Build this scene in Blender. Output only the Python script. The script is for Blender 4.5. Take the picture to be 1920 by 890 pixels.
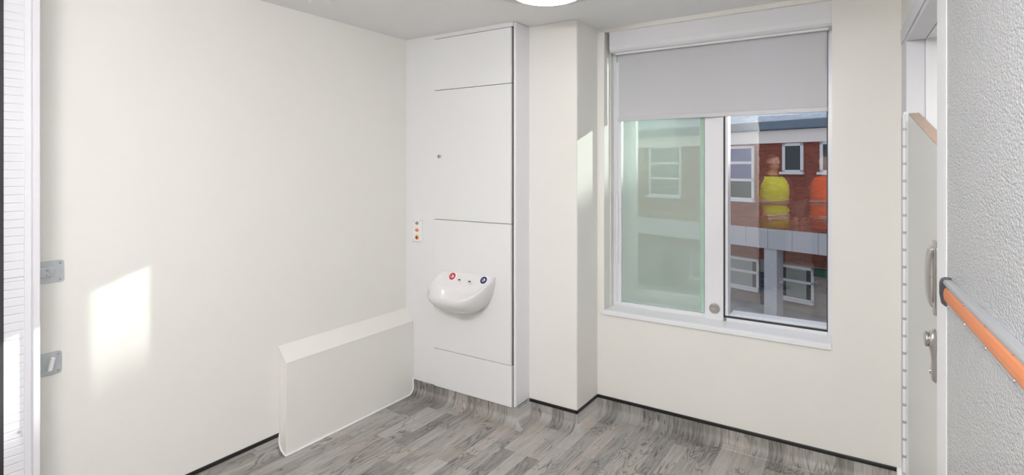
import bpy, bmesh, math, random
from mathutils import Vector, Matrix
random.seed(7)
for o in list(bpy.data.objects): bpy.data.objects.remove(o, do_unlink=True)
scn = bpy.context.scene
COL = scn.collection
PI = math.pi

# ------------------------------------------------------------------ camera
W_, H_ = 1920, 890
FPX, HORIZON, YAW, EYE = 1030.1, 313.2, 0.5807, 1.6
cam_d = bpy.data.cameras.new('camera')
cam = bpy.data.objects.new('camera', cam_d); COL.objects.link(cam)
cam_d.sensor_fit = 'HORIZONTAL'; cam_d.sensor_width = 36.0
cam_d.lens = 36.0 * FPX / W_
cam_d.shift_y = -(H_ / 2 - HORIZON) / W_
cam_d.clip_start = 0.02
cam.location = (0, 0, EYE)
cam.rotation_euler = (PI / 2, 0, YAW)
scn.camera = cam

# ------------------------------------------------------------------ light and exposure
scn.view_settings.view_transform = 'Standard'
scn.view_settings.look = 'None'
scn.view_settings.exposure = 0.15
scn.view_settings.gamma = 1.0
scn.view_settings.use_curve_mapping = False

SKY_STRENGTH = 0.85
world = bpy.data.worlds.new('sky'); scn.world = world
world.use_nodes = True
wn = world.node_tree; wn.nodes.clear()
wo = wn.nodes.new('ShaderNodeOutputWorld'); wb = wn.nodes.new('ShaderNodeBackground')
wb.inputs[0].default_value = (0.87, 0.92, 1.0, 1); wb.inputs[1].default_value = SKY_STRENGTH
wn.links.new(wb.outputs[0], wo.inputs[0])

SUN_DIR = Vector((-0.694, -1.0, -0.337)).normalized()
sd = bpy.data.lights.new('sun', 'SUN'); sd.energy = 7.2; sd.angle = math.radians(0.53)
sd.color = (1.0, 0.98, 0.94)
sun = bpy.data.objects.new('sun', sd); COL.objects.link(sun)
sun.rotation_euler = SUN_DIR.to_track_quat('-Z', 'Y').to_euler()
sun.location = (8, 14, 8)
LAMP_STRENGTH = 5.5
DRUM_FILL_STRENGTH = 8.5
WALL_FILL_STRENGTH = 3.0
DOOR_FILL_STRENGTH = 75.0

# ------------------------------------------------------------------ room dimensions
XL, YP, XP, YC, XC, YW, XR = -2.781, 2.863, -1.851, 3.025, -1.512, 3.324, 0.119
CEIL, SKIRT = 2.505, 0.105
YG = 3.474           # room-side face of the window frame
WX0, WX1, WZ0, WZ1 = -1.462, -0.177, 0.645, 2.478
YF = -0.55           # wall behind the camera
RA = math.atan2(-0.9989, 0.0476)      # direction of the right wall, towards the camera

# ------------------------------------------------------------------ helpers
def new_mat(name):
    m = bpy.data.materials.new(name); m.use_nodes = True
    nt = m.node_tree; return m, nt, nt.nodes['Principled BSDF']

def simple(name, col, rough=0.5, metal=0.0, spec=0.5, bump=0.0, bscale=80.0, var=0.0, vscale=3.0):
    m, nt, b = new_mat(name)
    b.inputs['Base Color'].default_value = (*col, 1)
    b.inputs['Roughness'].default_value = rough
    b.inputs['Metallic'].default_value = metal
    b.inputs['Specular IOR Level'].default_value = spec
    tc = nt.nodes.new('ShaderNodeTexCoord')
    if var > 0:
        n = nt.nodes.new('ShaderNodeTexNoise'); n.inputs['Scale'].default_value = vscale
        n.inputs['Detail'].default_value = 5
        nt.links.new(tc.outputs['Object'], n.inputs['Vector'])
        r = nt.nodes.new('ShaderNodeMapRange')
        r.inputs['To Min'].default_value = 1 - var; r.inputs['To Max'].default_value = 1 + var
        nt.links.new(n.outputs['Fac'], r.inputs['Value'])
        mx = nt.nodes.new('ShaderNodeVectorMath'); mx.operation = 'SCALE'
        mx.inputs[0].default_value = col
        nt.links.new(r.outputs[0], mx.inputs['Scale'])
        nt.links.new(mx.outputs[0], b.inputs['Base Color'])
    if bump > 0:
        n = nt.nodes.new('ShaderNodeTexNoise'); n.inputs['Scale'].default_value = bscale
        nt.links.new(tc.outputs['Object'], n.inputs['Vector'])
        bp = nt.nodes.new('ShaderNodeBump'); bp.inputs['Strength'].default_value = bump
        bp.inputs['Distance'].default_value = 0.002
        nt.links.new(n.outputs['Fac'], bp.inputs['Height'])
        nt.links.new(bp.outputs[0], b.inputs['Normal'])
    return m

CREAM = (0.865, 0.852, 0.815)
M = {}
M['paint'] = simple('cream wall paint', CREAM, 0.55, bump=0.06, bscale=60, var=0.008)
M['ceiling'] = simple('ceiling paint', (0.90, 0.90, 0.905), 0.8, bump=0.05)
M['panel'] = simple('white laminate panel', (0.86, 0.865, 0.875), 0.33, bump=0.02)
M['panel_edge'] = simple('white panel edging', (0.84, 0.84, 0.87), 0.3)
M['dark'] = simple('dark gap', (0.012, 0.012, 0.014), 0.7)
M['gasket'] = simple('dark rubber gasket', (0.03, 0.03, 0.035), 0.6)
M['cap'] = simple('black capping strip', (0.012, 0.012, 0.013), 0.35)
M['upvc'] = simple('white window plastic', (0.83, 0.83, 0.87), 0.28)
M['gloss'] = simple('white gloss sill', (0.89, 0.90, 0.93), 0.18)
M['door_white'] = simple('white satin door', (0.75, 0.75, 0.79), 0.6, bump=0.02)
M['strip'] = simple('bright white lipping', (0.90, 0.90, 0.93), 0.45)
M['seal'] = simple('white sealant', (0.90, 0.90, 0.89), 0.4)
M['basin'] = simple('white moulded basin', (0.84, 0.83, 0.84), 0.22)
M['steel'] = simple('satin steel', (0.58, 0.55, 0.53), 0.28, 1.0, bump=0.1, bscale=200)
M['galv'] = simple('galvanised steel', (0.60, 0.64, 0.67), 0.42, 0.55, bump=0.3, bscale=90, var=0.12, vscale=60)
M['alu'] = simple('aluminium', (0.62, 0.63, 0.66), 0.42, 0.7)
M['hinge_alu'] = simple('anodised aluminium', (0.55, 0.54, 0.56), 0.4, 0.6)
M['chrome'] = simple('chrome', (0.75, 0.75, 0.76), 0.15, 1.0)
M['orange'] = simple('orange plastic', (0.64, 0.225, 0.095), 0.5)
M['orange_b'] = simple('orange button', (0.85, 0.27, 0.05), 0.4)
M['grey_b'] = simple('grey button', (0.30, 0.30, 0.31), 0.4)
M['endcap'] = simple('dark grey plastic', (0.055, 0.058, 0.07), 0.4)
M['red'] = simple('red ring', (0.62, 0.035, 0.055), 0.35)
M['blue'] = simple('dark blue ring', (0.035, 0.03, 0.16), 0.35)
M['hole'] = simple('shaded opening', (0.03, 0.03, 0.03), 0.6)
M['blind_rail'] = simple('blind bottom bar', (0.62, 0.62, 0.65), 0.4)
M['leafface'] = simple('pale grey-green door laminate', (0.76, 0.765, 0.74), 0.4, bump=0.02)
M['fitting'] = simple('ceiling light housing', (0.72, 0.715, 0.69), 0.5)
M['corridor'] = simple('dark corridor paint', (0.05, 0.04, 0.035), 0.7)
M['kerb'] = simple('cove weld', (0.46, 0.455, 0.45), 0.4)

# diffusers: the ceiling light, then the added fill lights
m, nt, b = new_mat('lit diffuser'); b.inputs['Base Color'].default_value = (1, 1, 1, 1)
b.inputs['Emission Color'].default_value = (1.0, 0.98, 0.96, 1)
b.inputs['Emission Strength'].default_value = LAMP_STRENGTH; M['lit'] = m
m, nt, b = new_mat('lit panel'); b.inputs['Base Color'].default_value = (1, 1, 1, 1)
b.inputs['Emission Color'].default_value = (1.0, 0.985, 0.97, 1)
b.inputs['Emission Strength'].default_value = DRUM_FILL_STRENGTH; M['lit_panel'] = m
m, nt, b = new_mat('lit wall lamp'); b.inputs['Base Color'].default_value = (1, 1, 1, 1)
b.inputs['Emission Color'].default_value = (1.0, 0.985, 0.97, 1)
b.inputs['Emission Strength'].default_value = WALL_FILL_STRENGTH; M['lit_wall'] = m
m = m.copy(); m.node_tree.nodes['Principled BSDF'].inputs['Emission Strength'].default_value = 22.0; M['lit_wall2'] = m
m, nt, b = new_mat('lit door lamp'); b.inputs['Base Color'].default_value = (1, 1, 1, 1)
b.inputs['Emission Color'].default_value = (1.0, 0.985, 0.97, 1)
b.inputs['Emission Strength'].default_value = DOOR_FILL_STRENGTH; M['lit_door'] = m

# blind cloth: mostly diffuse with a little light through it
m = bpy.data.materials.new('roller blind cloth'); m.use_nodes = True; nt = m.node_tree; nt.nodes.clear()
o_ = nt.nodes.new('ShaderNodeOutputMaterial'); d_ = nt.nodes.new('ShaderNodeBsdfDiffuse'); t_ = nt.nodes.new('ShaderNodeBsdfTranslucent')
x_ = nt.nodes.new('ShaderNodeMixShader'); x_.inputs[0].default_value = 0.10
d_.inputs[0].default_value = (0.70, 0.70, 0.735, 1); t_.inputs[0].default_value = (0.6, 0.6, 0.66, 1)
nt.links.new(d_.outputs[0], x_.inputs[1]); nt.links.new(t_.outputs[0], x_.inputs[2]); nt.links.new(x_.outputs[0], o_.inputs[0])
M['cloth'] = m

def pane_mat(name, tint, refl, veil=None, veil_fac=0.0, rough=0.0, wrinkle=0.0):
    m = bpy.data.materials.new(name); m.use_nodes = True; nt = m.node_tree; nt.nodes.clear()
    out = nt.nodes.new('ShaderNodeOutputMaterial')
    tr = nt.nodes.new('ShaderNodeBsdfTransparent'); tr.inputs[0].default_value = (*tint, 1)
    gl = nt.nodes.new('ShaderNodeBsdfGlossy'); gl.inputs['Roughness'].default_value = rough
    gl.inputs['Color'].default_value = (1, 1, 1, 1)
    mx = nt.nodes.new('ShaderNodeMixShader'); mx.inputs[0].default_value = refl
    src = tr
    if veil:
        df = nt.nodes.new('ShaderNodeBsdfDiffuse'); df.inputs[0].default_value = (*veil, 1)
        m2 = nt.nodes.new('ShaderNodeMixShader'); m2.inputs[0].default_value = veil_fac
        nt.links.new(tr.outputs[0], m2.inputs[1]); nt.links.new(df.outputs[0], m2.inputs[2]); src = m2
    nt.links.new(src.outputs[0], mx.inputs[1]); nt.links.new(gl.outputs[0], mx.inputs[2])
    if wrinkle:
        tc = nt.nodes.new('ShaderNodeTexCoord')
        mp = nt.nodes.new('ShaderNodeMapping'); mp.inputs['Rotation'].default_value = (0.2, 0.7, 0.1); mp.inputs['Scale'].default_value = (2, 2, 7)
        n = nt.nodes.new('ShaderNodeTexNoise'); n.inputs['Scale'].default_value = 3; n.inputs['Distortion'].default_value = 1.2
        bp = nt.nodes.new('ShaderNodeBump'); bp.inputs['Strength'].default_value = wrinkle; bp.inputs['Distance'].default_value = 0.01
        nt.links.new(tc.outputs['Object'], mp.inputs[0]); nt.links.new(mp.outputs[0], n.inputs['Vector'])
        nt.links.new(n.outputs['Fac'], bp.inputs['Height']); nt.links.new(bp.outputs[0], gl.inputs['Normal'])
    nt.links.new(mx.outputs[0], out.inputs[0])
    return m
M['glass'] = pane_mat('window glass', (0.95, 0.96, 0.97), 0.10, wrinkle=0.016)
M['outer_glass'] = pane_mat('outer window glass', (0.95, 0.97, 0.96), 0.05)
M['green'] = pane_mat('green tinted sheet', (0.92, 0.95, 0.93), 0.06, veil=(0.68, 0.80, 0.73), veil_fac=0.34)
M['green_edge'] = pane_mat('green sheet edge', (0.75, 0.95, 0.84), 0.04, veil=(0.50, 0.69, 0.58), veil_fac=0.80)
M['far_glass'] = simple('dark far window', (0.045, 0.055, 0.06), 0.12)

def floor_mat():
    m, nt, b = new_mat('grey wood-effect vinyl')
    L = nt.links.new; N = nt.nodes.new
    uv = N('ShaderNodeUVMap'); uv.uv_map = 'UVMap'
    sp = N('ShaderNodeSeparateXYZ'); L(uv.outputs[0], sp.inputs[0])
    cb = N('ShaderNodeCombineXYZ'); L(sp.outputs['Y'], cb.inputs['X']); L(sp.outputs['X'], cb.inputs['Y'])
    def brick(seed):
        br = N('ShaderNodeTexBrick'); br.offset = 0.37; br.offset_frequency = 2; br.squash = 0.8; br.squash_frequency = 3
        br.inputs['Scale'].default_value = 1.0
        br.inputs['Brick Width'].default_value = 0.46; br.inputs['Row Height'].default_value = 0.080
        br.inputs['Mortar Size'].default_value = 0.0007; br.inputs['Mortar Smooth'].default_value = 0.2
        br.inputs['Bias'].default_value = 0.0
        br.inputs['Color1'].default_value = (0, 0, 0, 1); br.inputs['Color2'].default_value = (1, 1, 1, 1)
        br.inputs['Mortar'].default_value = (0.5, 0.5, 0.5, 1)
        L(cb.outputs[0], br.inputs['Vector']); return br
    br = brick(0)
    # grain, shifted per plank
    sh = N('ShaderNodeVectorMath'); sh.operation = 'MULTIPLY_ADD'
    sh.inputs[1].default_value = (7.3, 3.1, 11.0); L(br.outputs['Color'], sh.inputs[0]); L(cb.outputs[0], sh.inputs[2])
    mp = N('ShaderNodeMapping'); mp.inputs['Scale'].default_value = (3.0, 42.0, 1.0); L(sh.outputs[0], mp.inputs[0])
    g1 = N('ShaderNodeTexNoise'); g1.inputs['Scale'].default_value = 1.6; g1.inputs['Detail'].default_value = 8; g1.inputs['Roughness'].default_value = 0.65
    g1.inputs['Distortion'].default_value = 0.5; L(mp.outputs[0], g1.inputs['Vector'])
    # cathedral figure: bands of a stretched noise
    mp2 = N('ShaderNodeMapping'); mp2.inputs['Scale'].default_value = (1.9, 11.0, 1.0); L(sh.outputs[0], mp2.inputs[0])
    g2 = N('ShaderNodeTexNoise'); g2.inputs['Scale'].default_value = 1.3; g2.inputs['Detail'].default_value = 1.5; L(mp2.outputs[0], g2.inputs['Vector'])
    mu = N('ShaderNodeMath'); mu.operation = 'MULTIPLY'; mu.inputs[1].default_value = 95.0; L(g2.outputs['Fac'], mu.inputs[0])
    sn = N('ShaderNodeMath'); sn.operation = 'SINE'; L(mu.outputs[0], sn.inputs[0])
    pw = N('ShaderNodeMapRange'); pw.inputs['From Min'].default_value = 0.2; pw.inputs['From Max'].default_value = 1.0
    L(sn.outputs[0], pw.inputs['Value'])
    fig = N('ShaderNodeMath'); fig.operation = 'MULTIPLY'; L(pw.outputs[0], fig.inputs[0])
    msk = N('ShaderNodeTexNoise'); msk.inputs['Scale'].default_value = 5.0; L(sh.outputs[0], msk.inputs['Vector'])
    mr = N('ShaderNodeMapRange'); mr.inputs['From Min'].default_value = 0.42; mr.inputs['From Max'].default_value = 0.62; L(msk.outputs['Fac'], mr.inputs['Value'])
    L(mr.outputs[0], fig.inputs[1])
    # tone = base + plank + grain - figure
    t1 = N('ShaderNodeMath'); t1.operation = 'MULTIPLY_ADD'; t1.inputs[1].default_value = 0.36; t1.inputs[2].default_value = 0.11
    L(br.outputs['Color'], t1.inputs[0])
    t2 = N('ShaderNodeMath'); t2.operation = 'MULTIPLY_ADD'; t2.inputs[1].default_value = 0.95; L(g1.outputs['Fac'], t2.inputs[0]); L(t1.outputs[0], t2.inputs[2])
    t3 = N('ShaderNodeMath'); t3.operation = 'MULTIPLY_ADD'; t3.inputs[1].default_value = -0.36; L(fig.outputs[0], t3.inputs[0]); L(t2.outputs[0], t3.inputs[2])
    cr = N('ShaderNodeValToRGB'); e = cr.color_ramp.elements
    e[0].position = 0.18; e[0].color = (0.075, 0.070, 0.068, 1)
    e[1].position = 1.0; e[1].color = (0.50, 0.48, 0.455, 1)
    k = cr.color_ramp.elements.new(0.52); k.color = (0.215, 0.205, 0.195, 1)
    k = cr.color_ramp.elements.new(0.76); k.color = (0.375, 0.36, 0.34, 1)
    L(t3.outputs[0], cr.inputs[0])
    mx = N('ShaderNodeMixRGB'); mx.blend_type = 'MULTIPLY'; mx.inputs[2].default_value = (0.62, 0.6, 0.58, 1)
    L(br.outputs['Fac'], mx.inputs[0]); L(cr.outputs[0], mx.inputs[1])
    wn_ = N('ShaderNodeTexNoise'); wn_.inputs['Scale'].default_value = 2.6; L(sh.outputs[0], wn_.inputs['Vector'])
    wr_ = N('ShaderNodeMapRange'); wr_.inputs['From Min'].default_value = 0.48; wr_.inputs['From Max'].default_value = 0.66; L(wn_.outputs['Fac'], wr_.inputs['Value'])
    tn = N('ShaderNodeMixRGB'); tn.blend_type = 'MULTIPLY'; tn.inputs[2].default_value = (1.02, 0.97, 0.935, 1)
    L(wr_.outputs[0], tn.inputs[0]); L(mx.outputs[0], tn.inputs[1]); L(tn.outputs[0], b.inputs['Base Color'])
    b.inputs['Roughness'].default_value = 0.42
    bp = N('ShaderNodeBump'); bp.inputs['Strength'].default_value = 0.12; bp.inputs['Distance'].default_value = 0.001
    L(g1.outputs['Fac'], bp.inputs['Height']); L(bp.outputs[0], b.inputs['Normal'])
    return m
M['vinyl'] = floor_mat()

def textured_mat():
    m, nt, b = new_mat('embossed silver-grey lining'); L = nt.links.new; N = nt.nodes.new
    tc = N('ShaderNodeTexCoord')
    nz = N('ShaderNodeTexNoise'); nz.inputs['Scale'].default_value = 45; L(tc.outputs['Object'], nz.inputs['Vector'])
    ad = N('ShaderNodeVectorMath'); ad.operation = 'MULTIPLY_ADD'; ad.inputs[1].default_value = (0.010, 0.010, 0.010)
    L(nz.outputs['Color'], ad.inputs[0]); L(tc.outputs['Object'], ad.inputs[2])
    mp = N('ShaderNodeMapping'); mp.inputs['Scale'].default_value = (115, 1, 185); mp.inputs['Rotation'].default_value = (0, 0.10, 0)
    L(ad.outputs[0], mp.inputs[0])
    v = N('ShaderNodeTexVoronoi'); v.feature = 'SMOOTH_F1'; v.inputs['Scale'].default_value = 1.0; v.inputs['Smoothness'].default_value = 0.35
    L(mp.outputs[0], v.inputs['Vector'])
    bp = N('ShaderNodeBump'); bp.invert = True; bp.inputs['Strength'].default_value = 0.9; bp.inputs['Distance'].default_value = 0.0032
    L(v.outputs['Distance'], bp.inputs['Height']); L(bp.outputs[0], b.inputs['Normal'])
    b.inputs['Base Color'].default_value = (0.54, 0.55, 0.575, 1)
    b.inputs['Roughness'].default_value = 0.22; b.inputs['Metallic'].default_value = 0.2
    return m
M['embossed'] = textured_mat()

def wood_mat():
    m, nt, b = new_mat('bare timber edge'); L = nt.links.new; N = nt.nodes.new
    tc = N('ShaderNodeTexCoord'); mp = N('ShaderNodeMapping'); mp.inputs['Scale'].default_value = (6, 90, 90); L(tc.outputs['Object'], mp.inputs[0])
    n = N('ShaderNodeTexNoise'); n.inputs['Scale'].default_value = 1.2; n.inputs['Detail'].default_value = 6; L(mp.outputs[0], n.inputs['Vector'])
    cr = N('ShaderNodeValToRGB'); cr.color_ramp.elements[0].color = (0.42, 0.29, 0.21, 1); cr.color_ramp.elements[1].color = (0.66, 0.50, 0.39, 1)
    L(n.outputs['Fac'], cr.inputs[0]); L(cr.outputs[0], b.inputs['Base Color']); b.inputs['Roughness'].default_value = 0.5
    return m
M['wood'] = wood_mat()

def brick_mat():
    m, nt, b = new_mat('red brickwork'); L = nt.links.new; N = nt.nodes.new
    tc = N('ShaderNodeTexCoord'); sp = N('ShaderNodeSeparateXYZ'); L(tc.outputs['Object'], sp.inputs[0])
    cb = N('ShaderNodeCombineXYZ'); L(sp.outputs['X'], cb.inputs['X']); L(sp.outputs['Z'], cb.inputs['Y'])
    br = N('ShaderNodeTexBrick'); br.inputs['Scale'].default_value = 1; br.inputs['Brick Width'].default_value = 0.225; br.inputs['Row Height'].default_value = 0.075
    br.inputs['Mortar Size'].default_value = 0.009
    br.inputs['Color1'].default_value = (0.22, 0.055, 0.035, 1); br.inputs['Color2'].default_value = (0.33, 0.085, 0.05, 1); br.inputs['Mortar'].default_value = (0.22, 0.10, 0.08, 1)
    L(cb.outputs[0], br.inputs['Vector']); L(br.outputs['Color'], b.inputs['Base Color']); b.inputs['Roughness'].default_value = 0.85
    return m
M['brick'] = brick_mat()
M['fascia'] = simple('pale cladding', (0.92, 0.84, 0.79), 0.6, var=0.05, vscale=1.2)
M['band'] = simple('grey cladding band', (0.50, 0.50, 0.53), 0.55, var=0.05, vscale=1.2)
M['render'] = simple('taupe render', (0.30, 0.26, 0.24), 0.8, var=0.06, vscale=1.5)
M['roof'] = simple('weathered roof sheet', (0.55, 0.62, 0.71), 0.7, var=0.35, vscale=6)
M['gutter'] = simple('slate gutter', (0.17, 0.22, 0.28), 0.5, var=0.2, vscale=4)
M['far_frame'] = simple('white far window frame', (0.75, 0.74, 0.76), 0.5)
M['navy'] = simple('navy paint', (0.02, 0.03, 0.07), 0.5)
M['sheeting'] = simple('blue window sheeting', (0.10, 0.11, 0.27), 0.35, bump=0.5, bscale=6, var=0.35, vscale=4)  # blue of a reflection put into an opaque panel colour
M['green_paint'] = simple('dark green paint', (0.02, 0.09, 0.05), 0.6)
M['paving'] = simple('pale paving', (0.36, 0.37, 0.41), 0.8, var=0.1, vscale=2)
M['vertical_blind'] = simple('pale slat blinds', (0.36, 0.39, 0.36), 0.7)

class MB:
    """collects shapes, in world or local coordinates, for ONE mesh object"""
    def __init__(s): s.bm = bmesh.new()
    def box(s, x0, x1, y0, y1, z0, z1):
        v = [s.bm.verts.new((x, y, z)) for x in (x0, x1) for y in (y0, y1) for z in (z0, z1)]
        for f in ((0, 1, 3, 2), (4, 6, 7, 5), (0, 4, 5, 1), (2, 3, 7, 6), (0, 2, 6, 4), (1, 5, 7, 3)):
            s.bm.faces.new([v[i] for i in f])
        return s
    def prism(s, pts, axis, a, b):
        """pts: 2-D outline in the two other axes (cyclic order x,y,z), extruded along axis from a to b"""
        def mk(p, c):
            return {'x': (c, p[0], p[1]), 'y': (p[0], c, p[1]), 'z': (p[0], p[1], c)}[axis]
        A = [s.bm.verts.new(mk(p, a)) for p in pts]; B = [s.bm.verts.new(mk(p, b)) for p in pts]
        s.bm.faces.new(A); s.bm.faces.new(B[::-1]); n = len(pts)
        for i in range(n): s.bm.faces.new((A[i], B[i], B[(i + 1) % n], A[(i + 1) % n]))
        return s
    def lathe(s, prof, c, axis='z', seg=32, sx=1.0, sy=1.0):
        """prof: (radius, height) list"""
        def mk(r, h, t):
            a, b_ = r * math.cos(t) * sx, r * math.sin(t) * sy
            v = {'z': (a, b_, h), 'y': (a, h, b_), 'x': (h, a, b_)}[axis]
            return (c[0] + v[0], c[1] + v[1], c[2] + v[2])
        rings = []
        for r, h in prof:
            if r < 1e-6: rings.append([s.bm.verts.new(mk(0, h, 0))])
            else: rings.append([s.bm.verts.new(mk(r, h, 2 * PI * i / seg)) for i in range(seg)])
        for A, B in zip(rings, rings[1:]):
            for i in range(seg):
                j = (i + 1) % seg
                if len(A) == 1 and len(B) == 1: continue
                if len(A) == 1: s.bm.faces.new((A[0], B[i], B[j]))
                elif len(B) == 1: s.bm.faces.new((A[i], A[j], B[0]))
                else: s.bm.faces.new((A[i], A[j], B[j], B[i]))
        return s
    def tube(s, pts, rad, seg=10, cap=True):
        pts = [Vector(p) for p in pts]; rads = rad if isinstance(rad, (list, tuple)) else [rad] * len(pts)
        rings = []; up = None
        for i, p in enumerate(pts):
            d = (pts[min(i + 1, len(pts) - 1)] - pts[max(i - 1, 0)]).normalized()
            if up is None: up = d.orthogonal().normalized()
            up = (up - d * up.dot(d)).normalized(); w = d.cross(up)
            rings.append([s.bm.verts.new(p + (up * math.cos(2 * PI * k / seg) + w * math.sin(2 * PI * k / seg)) * rads[i]) for k in range(seg)])
        for A, B in zip(rings, rings[1:]):
            for k in range(seg): s.bm.faces.new((A[k], A[(k + 1) % seg], B[(k + 1) % seg], B[k]))
        if cap: s.bm.faces.new(rings[0][::-1]); s.bm.faces.new(rings[-1])
        return s
    def ball(s, c, r, seg=10, sc=(1, 1, 1)):
        g = bmesh.ops.create_uvsphere(s.bm, u_segments=seg, v_segments=max(5, seg // 2 + 1), radius=r)
        for v in g['verts']: v.co = Vector((v.co.x * sc[0] + c[0], v.co.y * sc[1] + c[1], v.co.z * sc[2] + c[2]))
        return s
    def loft(s, rings, closed=True, cap=True):
        R = [[s.bm.verts.new(p) for p in r] for r in rings]; n = len(R[0])
        for A, B in zip(R, R[1:]):
            for k in range(n if closed else n - 1): s.bm.faces.new((A[k], A[(k + 1) % n], B[(k + 1) % n], B[k]))
        if cap and closed: s.bm.faces.new(R[0][::-1]); s.bm.faces.new(R[-1])
        return s
    def build(s, name, mat, parent=None, base=None, smooth=False, bevel=0.0, bseg=2, solid=0.0, label=None, kind=None):
        """base: world point the mesh origin sits at (children take their parent's)"""
        bmesh.ops.recalc_face_normals(s.bm, faces=s.bm.faces)
        off = Vector(base) if base is not None else Vector((0, 0, 0))
        if parent is not None and parent.get('_world'): off = Vector(parent['_base'])
        if off.length: bmesh.ops.translate(s.bm, verts=s.bm.verts, vec=-off)
        me = bpy.data.meshes.new(name); s.bm.to_mesh(me); s.bm.free()
        if smooth:
            for p in me.polygons: p.use_smooth = True
        o = bpy.data.objects.new(name, me); COL.objects.link(o)
        me.materials.append(M[mat] if isinstance(mat, str) else mat)
        if parent is not None: o.parent = parent
        elif base is not None: o.location = off
        if parent is not None and parent.get('_world'): o['_world'] = 1; o['_base'] = parent['_base']
        elif base is not None: o['_world'] = 1; o['_base'] = tuple(off)
        if bevel > 0:
            bv = o.modifiers.new('bevel', 'BEVEL'); bv.width = bevel; bv.segments = bseg; bv.limit_method = 'ANGLE'; bv.angle_limit = math.radians(40)
        if solid > 0:
            sm = o.modifiers.new('solidify', 'SOLIDIFY'); sm.thickness = solid; sm.offset = 0
        if label: o['label'] = label
        if kind: o['kind'] = kind
        return o

def tag(o, label, cat, group=None):
    o['label'] = label; o['category'] = cat
    if group: o['group'] = group
    return o

def empty(name, loc, rz=0.0, world_coords=True):
    o = bpy.data.objects.new(name, None); COL.objects.link(o); o.location = loc; o.rotation_euler = (0, 0, rz)
    o.empty_display_size = 0.1
    if world_coords: o['_world'] = 1; o['_base'] = tuple(loc)
    return o

def struct(mb, name, mat, **k):
    o = mb.build(name, mat, **k); o['kind'] = 'structure'; return o

# ================================================================== THE SETTING
# ceiling
struct(MB().box(-3.4, 2.0, -3.3, 3.72, CEIL, CEIL + 0.2), 'ceiling', 'ceiling')
# left wall
struct(MB().box(XL - 0.3, XL, YF - 0.15, 3.72, -0.1, CEIL), 'wall_left', 'paint')
# wall behind the service panels, its left strip in view beside them
mb = MB(); mb.box(XL, -2.516, YP + 0.002, YP + 0.04, SKIRT, CEIL); mb.box(XL, XP - 0.03, YP + 0.05, 3.4, -0.05, CEIL)
struct(mb, 'wall_back', 'panel')
# boxed pillar end at the right of the panels
mb = MB(); mb.box(-1.872, XP, YP, YC + 0.3, SKIRT, CEIL)
struct(mb, 'trim_1', 'panel_edge', bevel=0.012, bseg=4)
# column between panels and window wall
mb = MB(); mb.box(XP - 0.1, XC, YC, 3.4, -0.05, CEIL)
struct(mb, 'wall_column', 'paint', bevel=0.003)
mb = MB(); mb.box(XC, XC + 0.002, YC + 0.004, YW - 0.001, SKIRT, 0.405); mb.box(XC, XC + 0.002, YC + 0.004, YW - 0.001, 0.4085, CEIL)
struct(mb, 'trim_9', 'paint')
# window wall with its opening
mb = MB()
mb.box(-2.0, WX0, YW, 3.72, -0.1, CEIL); mb.box(WX1, 2.0, YW, 3.72, -0.1, CEIL)
mb.box(WX0, WX1, YW, 3.72, -0.1, WZ0); mb.box(WX0, WX1, YW, 3.72, WZ1, CEIL)
struct(mb, 'wall_window', 'paint')
# slim raised edging round the reveal
mb = MB(); mb.box(WX0 - 0.035, WX0 + 0.0015, YW - 0.006, YW + 0.01, WZ0, WZ1 + 0.008)
mb.box(WX0, WX0 + 0.006, YG - 0.06, YG - 0.04, 0.673, WZ1)
struct(mb, 'trim_2', 'paint', bevel=0.003)
# wall behind the camera, with the open doorway the window glass mirrors
mb = MB(); mb.box(XL, -1.23, YF - 0.15, YF, -0.05, CEIL); mb.box(-1.23, 0.5, YF - 0.15, YF, 2.265, CEIL)
struct(mb, 'wall_front', 'paint')
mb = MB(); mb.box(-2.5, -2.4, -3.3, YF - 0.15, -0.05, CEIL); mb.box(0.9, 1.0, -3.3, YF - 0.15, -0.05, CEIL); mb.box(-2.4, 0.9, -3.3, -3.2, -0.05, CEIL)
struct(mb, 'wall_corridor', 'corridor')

# ---- right wall, in its own frame: +x runs towards the camera, +y away from the room
def rw(name='', t=0.0, off=0.0):
    c, s_ = math.cos(RA), math.sin(RA)
    return (XR + t * c - off * s_, YW + t * s_ + off * c, 0)
RWM = Matrix.Translation((XR, YW, 0)) @ Matrix.Rotation(RA, 4, 'Z')
def placed(o): o.location = (XR, YW, 0); o.rotation_euler = (0, 0, RA); return o
mb = MB(); mb.box(-0.05, 0.13, 0, 0.10, -0.05, CEIL); mb.box(0.13, 1.14, 0, 0.10, 2.262, CEIL)
placed(struct(mb, 'wall_right', 'paint'))
# ensuite room beyond the opening
mb = MB(); mb.box(0.26, 0.31, 0.062, 1.3, -0.05, 2.3); mb.box(0.31, 1.6, 1.2, 1.3, -0.05, 2.3); mb.box(1.5, 1.6, 0.3, 1.2, -0.05, 2.3)
placed(struct(mb, 'wall_ensuite', 'panel'))
placed(struct(MB().box(0.24, 1.6, 0.066, 1.3, 2.166, 2.26), 'ceiling_ensuite', 'ceiling'))
# door frame
mb = MB()
mb.box(0.13, 0.304, -0.008, 0.062, 0.10, 2.163); mb.box(0.13, 1.14, -0.008, 0.062, 2.163, 2.262)
mb.box(0.13, 1.14, -0.014, -0.008, 2.18, 2.25)
placed(struct(mb, 'trim_3', 'door_white', bevel=0.004))

# near wall section lined with embossed sheet (own direction)
NPX, NPY, NA = 0.170, 1.906, math.atan2(-0.998, 0.0613)
def near(o): o.location = (NPX, NPY, 0); o.rotation_euler = (0, 0, NA); return o
near(struct(MB().box(0, 2.55, 0.0, 0.10, -0.05, CEIL), 'wall_near', 'embossed'))
near(struct(MB().box(-0.147, 0.0, -0.0015, 0.10, -0.05, CEIL), 'trim_4', 'strip', bevel=0.003))

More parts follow.
